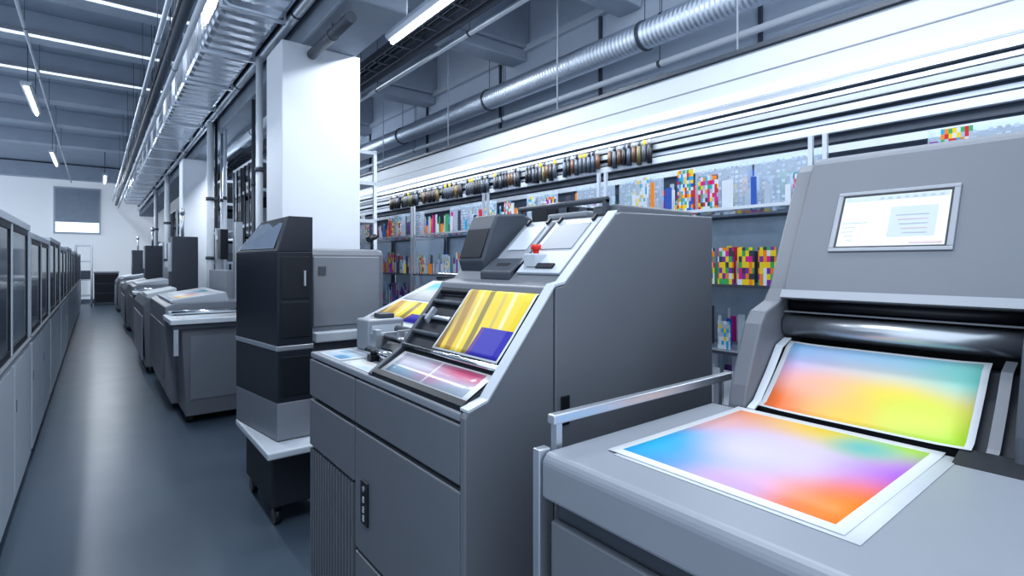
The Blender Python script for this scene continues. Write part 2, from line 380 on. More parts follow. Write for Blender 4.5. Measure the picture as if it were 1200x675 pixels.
def chart(name, sc, cols):
    m = mat(name, (.5, .5, .5), .4); nt = m.node_tree; L = nt.links
    tc = nt.nodes.new('ShaderNodeTexCoord'); oi = nt.nodes.new('ShaderNodeObjectInfo')
    mp = nt.nodes.new('ShaderNodeVectorMath'); mp.operation = 'MULTIPLY'; mp.inputs[1].default_value = (sc, sc, sc*.62); L.new(tc.outputs['Object'], mp.inputs[0])
    sx = nt.nodes.new('ShaderNodeSeparateXYZ'); L.new(mp.outputs[0], sx.inputs[0])
    cells = []
    for ax_ in (1, 2):
        f = nt.nodes.new('ShaderNodeMath'); f.operation = 'FLOOR'; L.new(sx.outputs[ax_], f.inputs[0]); cells.append(f.outputs[0])
    rs = nt.nodes.new('ShaderNodeMath'); rs.operation = 'MULTIPLY'; rs.inputs[1].default_value = 100; L.new(oi.outputs['Random'], rs.inputs[0])
    cb = nt.nodes.new('ShaderNodeCombineXYZ'); L.new(rs.outputs[0], cb.inputs[0]); L.new(cells[0], cb.inputs[1]); L.new(cells[1], cb.inputs[2])
    wn = nt.nodes.new('ShaderNodeTexWhiteNoise'); L.new(cb.outputs[0], wn.inputs['Vector'])
    cr = nt.nodes.new('ShaderNodeValToRGB'); cr.color_ramp.interpolation = 'CONSTANT'
    els = cr.color_ramp.elements
    while len(els) < len(cols): els.new(.5)
    for i, c in enumerate(cols): els[i].position = i/len(cols)
    for i, c in enumerate(cols): els[i].color = (*c, 1)
    L.new(wn.outputs['Value'], cr.inputs[0]); L.new(cr.outputs[0], nt.nodes['Principled BSDF'].inputs['Base Color']); return m
R_, M_, Y_, C_, U_, G_, O_, W_, P_, K_ = (.6, .02, .04), (.65, .02, .26), (.82, .60, .02), (.03, .38, .60), (.03, .10, .42), (.06, .38, .13), (.82, .26, .02), (.66, .71, .78), (.22, .04, .34), (.05, .06, .09)
LG = (.42, .49, .57)
pal = [('red', R_), ('magenta', M_), ('yellow', Y_), ('cyan', C_), ('blue', U_), ('green', G_), ('orange', O_), ('pale grey', LG), ('white', W_), ('purple', P_), ('black', K_)]
pm = [(n_, mat('swatch_'+n_.replace(' ', '_'), c, .35)) for n_, c in pal]
charts = [('multicoloured', chart('chart_vivid', 60, [R_, Y_, W_, M_, C_, K_, G_, O_, W_, LG])), ('yellow and magenta', chart('chart_warm', 48, [Y_, M_, Y_, K_, G_, P_, O_, W_])),
          ('white and pale', chart('chart_pale', 64, [W_, LG, W_, C_, W_, LG, Y_])), ('dark blue and purple', chart('chart_dark', 60, [K_, (.1, .13, .2), U_, K_, M_, P_])),
          ('multicoloured', chart('chart_bright', 72, [Y_, R_, U_, W_, G_, O_, C_, W_, LG]))]
cards = {}
def card(m, w, h):
    key = (m.name, w, h)
    if key not in cards:
        me = B().box(-.004, .004, -w/2, w/2, 0, h).obj('tmp', m); cards[key] = me.data; bpy.data.objects.remove(me)
    return cards[key]
GC = 'colour charts and cards on the racks'
def place(nm, m, w, h, x, y, z, kind, rz=0):
    o = bpy.data.objects.new('colour_chart' if 'chart' in kind else 'colour_swatch_card', card(m, w, h)); S.collection.objects.link(o)
    o.location = (x, y, z); o.rotation_euler = (0, 0, rz)
    o['label'] = nm+' '+kind+' standing on a rack shelf'; o['category'] = 'colour chart' if 'chart' in kind else 'swatch card'; o['group'] = GC
cnt = 0
for zi in (4, 3, 2, 1):
    for a, c in (ry[:7] if zi > 2 else ry[:6] if zi > 1 else ry[:3]):
        y = a+.06
        while y < c-.12 and cnt < 295:
            if zi == 3 and 1.4 < y < 1.85:
                place('yellow and magenta', charts[1][1], .10, .22, 2.99, y+.05, SH[zi], 'colour chart sheet'); cnt += 1; y += .125; continue
            r = random.random()
            if r < .07: y += .10; continue
            if r < .30:
                nm, m = random.choice(charts); w = random.choice([.08, .11, .14]); h = random.choice([.17, .22, .27]); kind = 'colour chart sheet'
            else:
                nm, m = random.choice(pm + [pm[8]]*4 + [pm[7]]*2 + [pm[2], pm[6]]); w = random.choice([.03, .045, .07]); h = random.choice([.12, .17, .22]); kind = 'colour swatch card'
            if zi == 1: h *= .9
            place(nm, m, w, h, 3.0+random.choice([0, .04, .12]), y+w/2, SH[zi], kind, random.uniform(-.08, .08))
            y += w+random.choice([.012, .03, .05]); cnt += 1
# the uncountable small chips and leaflets packed behind the first row
sb_ = B()
for zi in (4, 3, 2, 1):
    for a, c in ry:
        for xr in (3.20, 3.28, 3.38):
            y = a+.05
            while y < c-.07:
                w = random.uniform(.015, .05); h = random.uniform(.07, .26)
                if random.random() < .8: sb_.box(xr, xr+.004, y, y+w, SH[zi], SH[zi]+h, random.choice([0, 1, 2, 3, 4, 5, 6, 7, 8, 8, 8, 7, 8, 9, 10, 8]))
                y += w+random.choice([.004, .01, .03])
sb_.obj('packed_colour_samples', [m for _, m in pm], label='mass of small colour sample slips packed deep on rack shelves', cat='colour samples', kind='stuff')
bz = 1.98
bxp = thing('sample_box', (3.1, .3, bz), 'clear acrylic box with small sample chips', 'storage box', 'clear boxes on the racks')
B().box(3.13, 3.19, .0, .36, bz, bz+.008).obj('box_floor', GLASS, bxp)
B().box(3.13, 3.133, .0, .36, bz+.008, bz+.30).box(3.187, 3.19, .0, .36, bz+.008, bz+.30).box(3.133, 3.187, .0, .005, bz+.008, bz+.30).box(3.133, 3.187, .355, .36, bz+.008, bz+.30).obj('box_shell', GLASS, bxp)
cb = B()
for i in range(12):
    for j in range(9):
        if random.random() < .7: cb.box(3.138, 3.144, .012+i*.0285, .028+i*.0285, bz+.02+j*.030, bz+.036+j*.030, random.randrange(5))
cb.obj('chip_insert', [OFFW, GREY2, WHITE, CABM, OFFW], bxp)
for yy in (.40, 1.25, 1.65, 2.3, 2.75, 3.4, 4.3, 4.75, 5.8, 6.3, 7.3, 7.8): dup(bxp, (0, yy, 0))

# ------------------------------------------------------------ PRINTS
P_A = print_mat('print_gradient_flat', (.62, .53, .76), [
    (.0, 1.0, .85, (.0, .24, .64)), (.25, 1.05, .45, (.02, .42, .70)), (1.0, 1.0, .60, (.80, .26, .09)), (.70, 1.05, .35, (.70, .42, .40)),
    (1.0, .50, .45, (.80, .52, .05)), (1.0, .08, .56, (.34, .60, .06)), (.58, -.02, .42, (.42, .13, .62)), (.32, .0, .30, (.72, .14, .36)),
    (.0, .05, .62, (.82, .14, .01)), (.16, .02, .34, (.84, .22, .01)), (.05, .46, .26, (.55, .36, .64)), (.48, .56, .36, (.62, .56, .74)), (.82, .26, .2, (.14, .46, .44))], border=.045)
P_B = print_mat('print_gradient_upright', (.80, .56, .26), [
    (.1, 1.0, .75, (.80, .18, .05)), (.65, .95, .45, (.76, .36, .50)), (.45, .62, .42, (.80, .42, .28)), (.42, .32, .45, (.78, .60, .06)),
    (.1, .5, .38, (.80, .47, .05)), (.08, .08, .55, (.38, .62, .03)), (.3, .22, .3, (.62, .68, .08)),
    (1.02, 1.0, .6, (.18, .48, .76)), (1.05, .6, .6, (.36, .52, .78)), (1.05, .25, .6, (.30, .57, .73)), (.8, .0, .42, (.20, .58, .52))], border=.03)
P_C = print_mat('print_yellow_gold', (.80, .57, .03), [(.5, .9, .45, (.62, .46, .14)), (.35, .55, .3, (.84, .62, .04)), (.7, .12, .4, (.80, .60, .03))],
    [(.0, .40, .0, .42, (.025, .02, .36)), (.0, .40, .42, .47, (.12, .04, .28))], border=.025,
    streak=[(.92, .05, -.15, (.30, .17, .04)), (.76, .07, -.15, (.42, .24, .05)), (.62, .03, -.15, (.84, .70, .25)), (.50, .05, -.12, (.26, .20, .05)), (.30, .03, -.12, (.60, .46, .10)), (.18, .035, -.1, (.85, .74, .35))])
P_D = print_mat('print_muted_pink_blue', (.50, .50, .60), [(.8, .2, .5, (.55, .12, .22)), (.3, .5, .35, (.52, .30, .42)), (.2, .9, .5, (.28, .42, .52)), (.6, .8, .35, (.50, .48, .54)), (.1, .1, .4, (.42, .48, .56))], [(.35, .4, .0, 1., (.62, .66, .72)), (.0, 1., .48, .5, (.65, .68, .73))], border=.05, rough=.2)
P_E = print_mat('print_cool_pages', (.45, .53, .62), [(.3, .3, .4, (.1, .32, .52)), (.7, .7, .35, (.55, .45, .40))], [(.1, .4, .1, .45, (.10, .25, .42)), (.55, .9, .55, .9, (.25, .42, .55))], border=.06)
P_F = print_mat('print_yellow_cyan', (.65, .66, .66), [(.2, .2, .5, (.75, .48, .12)), (.8, .8, .5, (.1, .40, .58)), (.5, .5, .3, (.65, .2, .38))], [(.0, 1, .45, .52, (.7, .72, .75))], border=.07)
P_G = print_mat('print_pale_page', (.60, .65, .71), [(.3, .3, .35, (.40, .54, .66)), (.75, .6, .3, (.62, .54, .50))], [(.15, .8, .1, .3, (.45, .54, .62))], border=.06)

# ------------------------------------------------------------ near press with table
m3 = thing('printing_press', (1.6, .4, 0), 'grey proofing press with screen, steel roller and flat delivery table', 'printing press')
B().prism([(.85, 1.08), (.85, 1.17), (.865, 1.19), (1.6, 1.19), (1.6, 1.08)], -.3, .965, 'y').obj('table_top', GREY2, m3, .008)
B().box(.885, 2.45, -.27, .94, .1, 1.078).obj('base_cabinet', GREYD, m3)
B().box(.862, .884, -.28, .45, .1, 1.03).obj('front_panel', GREY, m3, .006)
B().box(.862, .884, .46, .945, .1, 1.03).obj('front_panel', GREY, m3, .006)
B().box(.845, .882, .967, .992, 0, 1.195).box(.82, .86, .96, .995, .6, .63).obj('frame_post', ALU, m3, .003)
B().box(.885, 2.4, -.2, .9, 0, .1).obj('plinth', BLACK, m3)
B().box(.9, 1.74, .972, 1.0, 1.243, 1.268).obj('guard_rail', ALU, m3, .004)
B().box(.91, .93, .976, .996, 1.14, 1.243).box(.905, .935, .966, .999, 1.12, 1.14).obj('rail_post', ALU, m3)
B().box(1.66, 1.68, .976, .996, 1.1, 1.243).obj('rail_post', ALU, m3)
FP = [(1.6, .1), (1.6, 1.20), (1.615, 1.26), (1.70, 1.45), (1.735, 1.49), (1.83, 1.52), (1.87, 1.56), (2.09, 1.99), (2.13, 2.02), (2.5, 2.05), (2.5, .1)]
B().prism(FP, .85, .91).obj('side_plate', GREY, m3, .008)
B().prism(FP, .16, .235).obj('side_plate', GREYD, m3, .008)
B().prism([(1.83, 1.54), (2.075, 2.015), (2.12, 2.035), (2.5, 2.06), (2.5, 1.5), (1.95, 1.5)], .236, .848).obj('head_housing', mat('machine_grey_head', (.165, .182, .215), .45, .1, .02), m3, .01)
B().box(1.98, 2.45, .236, .848, 1.08, 1.5).obj('inner_wall', BLACK, m3)
dx, dz = .245, .475; Ln = math.hypot(dx, dz); ax, az = dx/Ln, dz/Ln; nx, nz = -az, ax
def inc(t, o): return (1.83+dx*t+nx*o, 1.54+dz*t+nz*o)
def slab(t0, t1, o0, o1): return [inc(t0, o0), inc(t1, o0), inc(t1, o1), inc(t0, o1)]
YO = .012
fr = B()
A0, A1, T0, T1 = .392+YO, .718+YO, .305, .725
fr.prism(slab(T0, .33, .0, .006), A0, A1).prism(slab(.70, T1, .0, .006), A0, A1).prism(slab(.33, .70, .0, .006), A0, .408+YO).prism(slab(.33, .70, .0, .006), .702+YO, A1)
fr.obj('screen_bezel', GREY2, m3, .002)
fr = B()
fr.prism(slab(.33, .34, .0, .004), .408+YO, .702+YO).prism(slab(.69, .70, .0, .004), .408+YO, .702+YO).prism(slab(.34, .69, .0, .004), .408+YO, .413+YO).prism(slab(.34, .69, .0, .004), .697+YO, .702+YO)
fr.obj('screen_inner_frame', BLACK, m3)
SCR = mat('screen_white_glow', (.62, .67, .73), .35, emit=.22)
B().prism(slab(.34, .69, .0, .002), .413+YO, .697+YO).obj('screen', SCR, m3)
UI = mat('screen_ui_grey', (.42, .48, .55), .4); UI2 = mat('screen_ui_rose', (.62, .48, .50), .4); UI3 = mat('screen_ui_pale', (.54, .60, .67), .4)
def uis(t0, t1, a, c, m, o=.002): ui.prism(slab(t0, t1, o, o+.0006), a+YO, c+YO, m=m)
ui = B()
uis(.655, .682, .418, .692, 2)
for i in range(8): uis(.662, .674, .43+i*.022, .44+i*.022, 0, .0027)
uis(.50, .506, .62, .69, 0)
uis(.47, .475, .65, .69, 0)
for i in range(3): uis(.44-.03*i, .445-.03*i, .655, .69-.01*i, 0)
uis(.40, .60, .44, .56, 2)
for i in range(5): uis(.42+.03*i, .426+.03*i, .46, .52+.006*i, i % 2, .0027)
uis(.35, .365, .42, .50, 1)
ui.obj('screen_content', [UI, UI2, UI3], m3)
B().prism([(1.815, 1.535), (1.83, 1.53), (1.845, 1.555), (1.83, 1.56)], .24, .845).obj('head_lip', GREY2, m3)
B().cyl((1.87, .24, 1.437), (1.87, .845, 1.437), .038, n=32).obj('steel_roller', SATIN, m3)
B().cyl((1.9, .24, 1.505), (1.9, .845, 1.505), .022, n=20).obj('rubber_roller', BLACK, m3)
B().box(1.845, 1.86, .24, .845, 1.483, 1.488).obj('guide_bar', GREY, m3)
B().prism([(1.64, 1.0), (1.64, 1.195), (1.83, 1.365), (1.95, 1.36), (1.95, 1.0)], .237, .847).obj('delivery_chute', DARK, m3)
B().box(1.601, 1.64, .237, .847, 1.06, 1.17).obj('chute_gap', BLACK, m3)
gp = [(1.60, 1.193), (1.64, 1.21), (1.72, 1.29), (1.79, 1.37), (1.85, 1.39)]
B().strip(gp, .822, .846, .006).obj('paper_guide', WHITE, m3)
B().strip(gp, .262, .285, .006).obj('paper_guide', GREY, m3)
B().prism([(1.54, 1.191), (1.62, 1.21), (1.66, 1.20), (1.66, 1.17), (1.54, 1.17)], .18, .33).obj('stop_bracket', BLACK, m3)
B().box(1.50, 1.60, -.2, .155, 1.19, 1.215).obj('cross_bracket', GREY, m3, .004)

sheet('printed_sheet', [(.975, 1.1905), (1.2, 1.1905), (1.62-.03, 1.1905)], .325, .845, mat('paper_white', (.68, .72, .77), .5), 'plain white sheet lying under a colour print', group='sheets on near press')
sheet('printed_sheet', [(.985, 1.1935), (1.15, 1.1925), (1.4, 1.1925), (1.56, 1.193), (1.595, 1.1955)], .352, .872, P_A, 'large sheet with rainbow gradient print lying on press table', group='sheets on near press')
sheet('printed_sheet', [(1.61, 1.206), (1.64, 1.216), (1.70, 1.268), (1.76, 1.325), (1.80, 1.365), (1.835, 1.384)], .308, .818, P_B, 'rainbow gradient print emerging from roller down the chute', group='sheets on near press', curl=.004)

# ------------------------------------------------------------ console press
m2 = thing('printing_press', (1.5, 2.0, 0), 'grey console press with tall sloped side and yellow print', 'printing press')
B().box(.875, 2.15, 1.332, 2.72, .08, 1.19).obj('base_cabinet', GREYD, m2)
B().prism([(.85, .06), (.85, 1.19), (.86, 1.205), (.93, 1.225), (1.205, 1.565), (1.205, .06)], 1.304, 1.331).obj('side_panel', GREY, m2, .005)
B().prism([(1.209, .06), (1.209, 1.568), (1.25, 1.575), (1.515, 1.83), (1.54, 1.84), (2.16, 1.855), (2.16, .06)], 1.30, 1.331).obj('side_panel', GREY, m2, .005)
B().box(1.23, 1.27, 1.294, 1.3, 1.10, 1.2).obj('side_latch', BLACK, m2, .003)
B().strip([(.86, 1.207), (.93, 1.228), (1.207, 1.57), (1.25, 1.578), (1.52, 1.838)], 1.30, 1.345, .008).obj('edge_trim', OFFW, m2)
B().box(.85, .874, 1.334, 2.14, .985, 1.165).obj('drawer', GREY, m2, .005)
B().box(.85, .874, 2.155, 2.735, .985, 1.165).obj('drawer', GREY, m2, .005)
dr = B().box(.85, .874, 1.334, 2.14, .47, .965).obj('door', GREY, m2, .005)
hd = B().box(.842, .8495, 1.995, 2.065, .60, .775).obj('handle', BLACK, dr, .004)
B().cyl((.8415, 2.03, .745), (.839, 2.03, .745), .012, n=16).obj('lock', ALU, hd)
for i, zz in enumerate((.695, .655, .62)): text('8', .038, (.8405, 2.04, zz-.005), (math.pi/2, 0, -math.pi/2), WHITE, hd, 'lettering')
B().box(.85, .874, 1.334, 2.14, .09, .455).obj('drawer', GREY, m2, .005)
B().box(.85, .874, 2.155, 2.735, .735, .965).obj('door', GREY, m2, .005)
vb = B().box(.868, .874, 2.155, 2.735, .09, .72, 1)
yy = 2.165
while yy < 2.72: vb.box(.85, .868, yy, yy+.018, .09, .72, 0); yy += .036
vb.obj('vent_grille', [GREY, BLACK], m2)
B().box(.855, 1.3, 1.34, 2.737, 1.172, 1.2).obj('worktop', GREY2, m2, .006)
B().box(.9, 2.1, 1.4, 2.7, 0, .08).obj('plinth', BLACK, m2)
B().prism([(.87, 1.2), (.87, 1.212), (1.0, 1.285), (1.2, 1.52), (1.2, 1.2)], 1.345, 2.0).obj('feed_bed', DARK, m2)
B().prism([(.86, 1.2), (.86, 1.21), (.99, 1.30), (1.19, 1.545), (1.25, 1.56), (1.3, 1.2)], 2.0, 2.03).obj('bed_end_plate', GREYD, m2, .004)
B().prism([(.865, 1.2), (.865, 1.218), (.885, 1.230), (.885, 1.2)], 1.345, 2.0).obj('front_lip', BLACK, m2)
B().prism([(1.215, 1.2), (1.19, 1.545), (1.2, 1.568), (1.26, 1.58), (1.525, 1.83), (2.13, 1.845), (2.13, 1.2)], 1.332, 2.03).obj('hood', GREY, m2, .006)
B().prism([(1.3, 1.2), (1.3, 1.24), (2.1, 1.26), (2.1, 1.2)], 2.031, 2.7).obj('rear_housing', GREY, m2, .004)
def inc2(t, o):
    L = math.hypot(.265, .25); return (1.26+.265*t-.25/L*o, 1.58+.25*t+.265/L*o)
for (a, c, mm) in [(1.36, 1.60, OFFW), (1.62, 1.80, GREY2)]:
    lid = B().prism([inc2(.10, .0), inc2(.94, .0), inc2(.94, .012), inc2(.10, .012)], a, c).obj('hood_lid', mm, m2, .003)
    B().prism([inc2(.16, .0125), inc2(.22, .0125), inc2(.22, .02), inc2(.16, .02)], a+.05, c-.05).obj('lid_handle', BLACK, lid)
    B().prism([inc2(.45, .0125), inc2(.85, .0125), inc2(.85, .016), inc2(.45, .016)], a+.03, c-.03).obj('lid_window', GREY2 if mm == OFFW else OFFW, lid)
    for yq in (a+.02, c-.03): B().prism([inc2(.88, .0125), inc2(.96, .0125), inc2(.96, .024), inc2(.88, .024)], yq, yq+.012).obj('hinge', BLACK, lid)
B().cyl((1.005, 1.345, 1.312), (1.005, 2.0, 1.312), .011).obj('guide_roller', CHROME, m2)
B().cyl((1.19, 1.345, 1.528), (1.19, 2.0, 1.528), .012).obj('guide_roller', BLACK, m2)
for i, (x, z) in enumerate(((1.05, 1.365), (1.10, 1.425), (1.15, 1.485))): B().cyl((x, 1.785, z), (x, 2.0, z), .010).obj('guide_roller', GREYD if i != 1 else SATIN, m2)
B().prism([(1.08, 1.40), (1.07, 1.42), (1.11, 1.467), (1.125, 1.455)], 1.93, 1.95).obj('gripper', GREY2, m2)
co = B().prism([(1.30, 1.60), (1.28, 1.66), (1.33, 1.80), (1.36, 1.86), (1.5, 1.87), (1.56, 1.85), (1.56, 1.60)], 1.83, 2.02).obj('control_console', GREYD, m2, .01)
B().prism([(1.285, 1.672), (1.332, 1.795), (1.326, 1.797), (1.279, 1.674)], 1.845, 2.005).obj('console_screen', BLACK, co)
B().prism([(1.26, 1.58), (1.26, 1.615), (1.36, 1.685), (1.44, 1.69), (1.44, 1.58)], 1.62, 1.82).obj('side_box', GREYD, m2, .008)
sb = B().box(1.29, 1.36, 1.50, 1.57, 1.615, 1.685).obj('stop_button_box', OFFW, m2, .005)
B().cyl((1.325, 1.535, 1.685), (1.325, 1.535, 1.70), .012).cyl((1.325, 1.535, 1.70), (1.325, 1.535, 1.72), .02).obj('stop_button', RED, sb)
B().box(1.6, 2.1, 1.36, 1.5, 1.842, 1.88).obj('top_cover', GREY, m2, .008)
B().box(1.62, 1.9, 1.55, 1.8, 1.842, 1.87).obj('top_cover', GREY2, m2, .008)
B().cyl((1.58, 1.40, 1.9), (1.58, 1.95, 1.9), .012).box(1.57, 1.59, 1.40, 1.42, 1.84, 1.9).box(1.57, 1.59, 1.93, 1.95, 1.84, 1.9).obj('grab_bar', GREYD, m2)
B().prism([(1.06, 1.2), (1.06, 1.25), (1.1, 1.28), (1.18, 1.28), (1.18, 1.2)], 2.05, 2.35).obj('mechanism_block', BLACK, m2, .004)
B().cyl((1.02, 2.04, 1.235), (1.02, 2.4, 1.235), .022).obj('feed_roller', CHROME, m2)
B().cyl((1.22, 2.04, 1.31), (1.22, 2.5, 1.31), .02).obj('feed_roller', GREYD, m2)
B().cyl((1.11, 2.04, 1.295), (1.11, 2.4, 1.295), .014).obj('feed_roller', CHROME, m2)
B().box(1.04, 1.25, 2.4, 2.43, 1.2, 1.31).box(1.04, 1.07, 2.36, 2.4, 1.2, 1.33).obj('bracket', ALU, m2)
for (x, y) in ((1.0, 2.08), (1.0, 2.3), (1.08, 2.46)): B().box(x-.02, x+.02, y-.02, y+.02, 1.2, 1.23).cyl((x, y, 1.23), (x, y, 1.25), .012).obj('clamp_knob', BLACK, m2)
for yy in (2.12, 2.2, 2.28): B().box(1.12, 1.2, yy, yy+.025, 1.28, 1.33).obj('gripper', GREY2, m2)
for i in range(6):
    t = thing('ink_cartridge', (1.7+i*.07, 1.92, 1.846), 'dark ink cartridge standing on the press hood', 'ink cartridge', 'ink cartridges on the hood')
    B().box(1.68+i*.07, 1.735+i*.07, 1.86, 1.98, 1.846, 1.93).obj('cartridge_body', GREYD if i % 2 else BLACK, t, .004)
    B().cyl((1.707+i*.07, 1.92, 1.93), (1.707+i*.07, 1.92, 1.945), .014).obj('cap', OFFW, t)
bx = thing('density_meter', (1.2, 2.6, 1.2), 'small light grey measuring device on press worktop', 'measuring device')
B().box(1.08, 1.28, 2.55, 2.70, 1.2, 1.36).obj('device_body', GREY2, bx, .01)
B().box(1.10, 1.26, 2.543, 2.551, 1.24, 1.33).obj('device_panel', OFFW, bx)
B().box(1.16, 1.24, 2.58, 2.66, 1.36, 1.385).obj('device_lid', GREYD, bx, .004)
sheet('printed_sheet', [(1.008, 1.326), (1.025, 1.345), (1.07, 1.398), (1.12, 1.462), (1.16, 1.512), (1.18, 1.538), (1.195, 1.545), (1.21, 1.538)], 1.36, 1.775, P_C, 'yellow and gold print with blue corner curving over roller', group='sheets on console press')
sheet('printed_sheet', [(.888, 1.2275), (.94, 1.257), (.995, 1.289)], 1.355, 1.97, P_D, 'muted pink and blue print on the open press bed', group='sheets on console press')
sheet('printed_sheet', [(.875, 1.2012), (.975, 1.2012)], 2.05, 2.36, P_G, 'pale blue printed page on press worktop', group='sheets on console press')
sheet('printed_sheet', [(.88, 1.2012), (1.04, 1.2012)], 2.40, 2.68, P_E, 'blue printed page on press worktop', group='sheets on console press')

# ------------------------------------------------------------ grey box printer + feeder
g = thing('box_printer', (1.6, 4.6, 0), 'grey boxy cabinet printer in front of column', 'printer')
B().box(1.3, 1.98, 4.3, 4.9, .1, 1.765).obj('cabinet_body', GREY, g, .05)
B().box(1.36, 1.92, 4.285, 4.3, 1.14, 1.70).obj('door', GREYH, g, .01)
B().box(1.40, 1.46, 4.278, 4.285, 1.55, 1.62).obj('badge_plate', GREYD, g)
B().box(1.35, 1.9, 4.2, 4.3, 1.02, 1.1).obj('tray', OFFW, g, .01)
B().box(1.33, 1.95, 4.35, 4.85, 0, .1).obj('plinth', BLACK, g)
B().cyl((1.9, 4.4, 1.765), (1.9, 4.4, 1.84), .012).cyl((1.86, 4.38, 1.85), (1.94, 4.42, 1.88), .025).obj('camera_head', BLACK, g)
g = thing('sheet_feeder', (2.2, 3.4, 0), 'light grey sheet feeder carrying colourful prints', 'sheet feeder')
B().box(1.6, 2.5, 2.85, 4.0, .1, 1.18).obj('cabinet_body', GREY2, g, .02)
B().prism([(1.62, 1.18), (1.62, 1.22), (2.25, 1.50), (2.45, 1.48), (2.45, 1.18)], 2.9, 3.95).obj('sloped_bed', OFFW, g, .01)
B().cyl((2.34, 2.87, 1.53), (2.34, 3.98, 1.53), .04).obj('roller', CHROME, g)
B().box(1.65, 2.45, 2.9, 3.95, 0, .1).obj('plinth', BLACK, g)
sheet('printed_sheet', [(1.66, 1.241), (1.92, 1.357)], 2.95, 3.88, P_C, 'yellow and gold print on the sheet feeder', group='sheets on feeder')
sheet('printed_sheet', [(1.94, 1.366), (2.22, 1.49)], 2.95, 3.88, P_F, 'yellow, pink and cyan print on the sheet feeder', group='sheets on feeder')

# ------------------------------------------------------------ dark tower
tw = thing('ink_tower', (1.0, 3.95, 0), 'tall glossy near-black tower unit with slanted top and silver band', 'control tower')
lo = [(.9, 3.54), (1.12, 3.54), (1.2, 4.25), (.80, 4.25)]
def tprism(z0, z1, e, nm, m, bev=.006):
    return B().prism([(x+(-e if x < 1 else e), y+(-e if y < 4 else e)) for x, y in lo], z0, z1, 'z').obj(nm, m, tw, bev)
TB = mat('tower_black', (.026, .031, .043), .25, .1, .04)
tprism(1.12, 1.722, 0, 'upper_body', TB, .004)
B().hexa([(.9, 3.54, 1.7225), (1.12, 3.54, 1.7225), (1.2, 4.25, 1.7225), (.80, 4.25, 1.7225)], [(.97, 3.54, 1.95), (1.12, 3.54, 1.95), (1.2, 4.25, 1.95), (.97, 4.25, 1.95)]).obj('head_body', TB, tw, .004)
tprism(1.09, 1.12, .004, 'silver_band', ALU, .002)
tprism(.76, 1.09, 0, 'middle_body', TB, .004)
tprism(.52, .76, 0, 'lower_body', GREYH)
B().hexa([(.893, 3.60, 1.742), (.893, 3.605, 1.742), (.812, 4.20, 1.742), (.808, 4.20, 1.742)], [(.955, 3.60, 1.925), (.955, 3.605, 1.925), (.955, 4.20, 1.925), (.950, 4.20, 1.925)]).obj('screen', mat('tower_screen', (.20, .25, .33), .12), tw)
for (z0, z1) in ((1.17, 1.40), (1.42, 1.69), (.80, 1.05)): B().box(.925, 1.10, 3.535, 3.5395, z0, z1).obj('access_panel', BLACK, tw, .002)
B().box(1.06, 1.072, 3.52, 3.54, 1.50, 1.60).obj('handle', ALU, tw)
B().box(.80, 1.24, 3.36, 4.27, .47, .515).obj('tray', OFFW, tw, .01)
B().box(.86, 1.2, 3.50, 4.22, .12, .47).obj('base', DARK, tw, .01)
castors(tw, (.90, 1.16), (3.56, 4.16))

# ------------------------------------------------------------ aisle machines
def flatbed(y0, lab):
    f = thing('flatbed_printer', (1.0, y0+1.2, 0), lab, 'printer', 'flatbed printers along the aisle')
    B().prism([(.66, .08), (.60, .3), (.60, 1.16), (.70, 1.20), (1.5, 1.20), (1.5, .08)], y0+.75, y0+2.7).obj('main_body', GREYH, f, .01)
    B().prism([(.72, .08), (.68, .98), (1.38, .98), (1.34, .08)], y0+.08, y0+.749).obj('pedestal', GREY, f, .01)
    B().box(.76, 1.30, y0+.07, y0+.08, .25, .9).obj('end_panel', GREYH, f)
    B().box(.58, 1.5, y0, y0+.745, 1.03, 1.08).obj('table_top', WHITE, f, .006)
    B().box(.60, 1.46, y0+.03, y0+.72, .98, 1.03).obj('table_frame', GREYD, f)
    B().box(.61, .65, y0+.01, y0+.05, .72, .98).obj('table_bracket', ALU, f)
    B().box(.62, 1.45, y0+.55, y0+.70, 1.08, 1.12).obj('roller_bar', OFFW, f, .006)
    B().cyl((.64, y0+.52, 1.11), (1.44, y0+.52, 1.11), .025).obj('roller', CHROME, f)
    B().prism([(.66, 1.20), (.66, 1.22), (1.22, 1.30), (1.25, 1.20)], y0+.85, y0+2.5).obj('sloped_bed', OFFW, f)
    for x in (.78, 1.3):
        for y in (y0+.2, y0+2.55): B().cyl((x, y, 0), (x, y, .08), .05).obj('levelling_foot', BLACK, f)
    for a, c in ((.85, 1.7), (1.75, 2.6)): B().box(.588, .60, y0+a, y0+c, .35, .95).obj('access_door', GREY, f)
    B().box(1.30, 1.5, y0+1.3, y0+2.6, 1.20, 1.55).obj('rear_cover', GREY2, f, .005)
    B().box(1.34, 1.42, y0+.95, y0+1.03, 1.20, 2.15).obj('upright', ALU, f)
    B().box(1.36, 1.40, y0+1.03, y0+2.4, 1.98, 2.04).box(1.36, 1.42, y0+2.4, y0+2.48, 1.2, 2.15).obj('gantry_frame', ALU, f)
    B().box(1.25, 1.34, y0+1.4, y0+1.6, 1.70, 2.08).obj('print_carriage', BLACK, f, .005)
    return f
f1 = flatbed(6.2, 'grey flatbed printer with white table and gantry')
sheet('printed_sheet', [(.70, 1.2275), (1.18, 1.2955)], 7.2, 8.1, P_F, 'pink and blue print on flatbed printer', group='sheets on flatbed printers')
sheet('printed_sheet', [(.70, 1.2275), (1.18, 1.2955)], 8.15, 8.6, P_G, 'pale page on flatbed printer', group='sheets on flatbed printers')
sheet('printed_sheet', [(.66, 1.0812), (1.3, 1.0812)], 6.25, 6.6, P_G, 'pale page on flatbed printer table', group='sheets on flatbed printers')
dup(f1, (0, 6.3, 0)); dup(f1, (0, 12.6, 0))
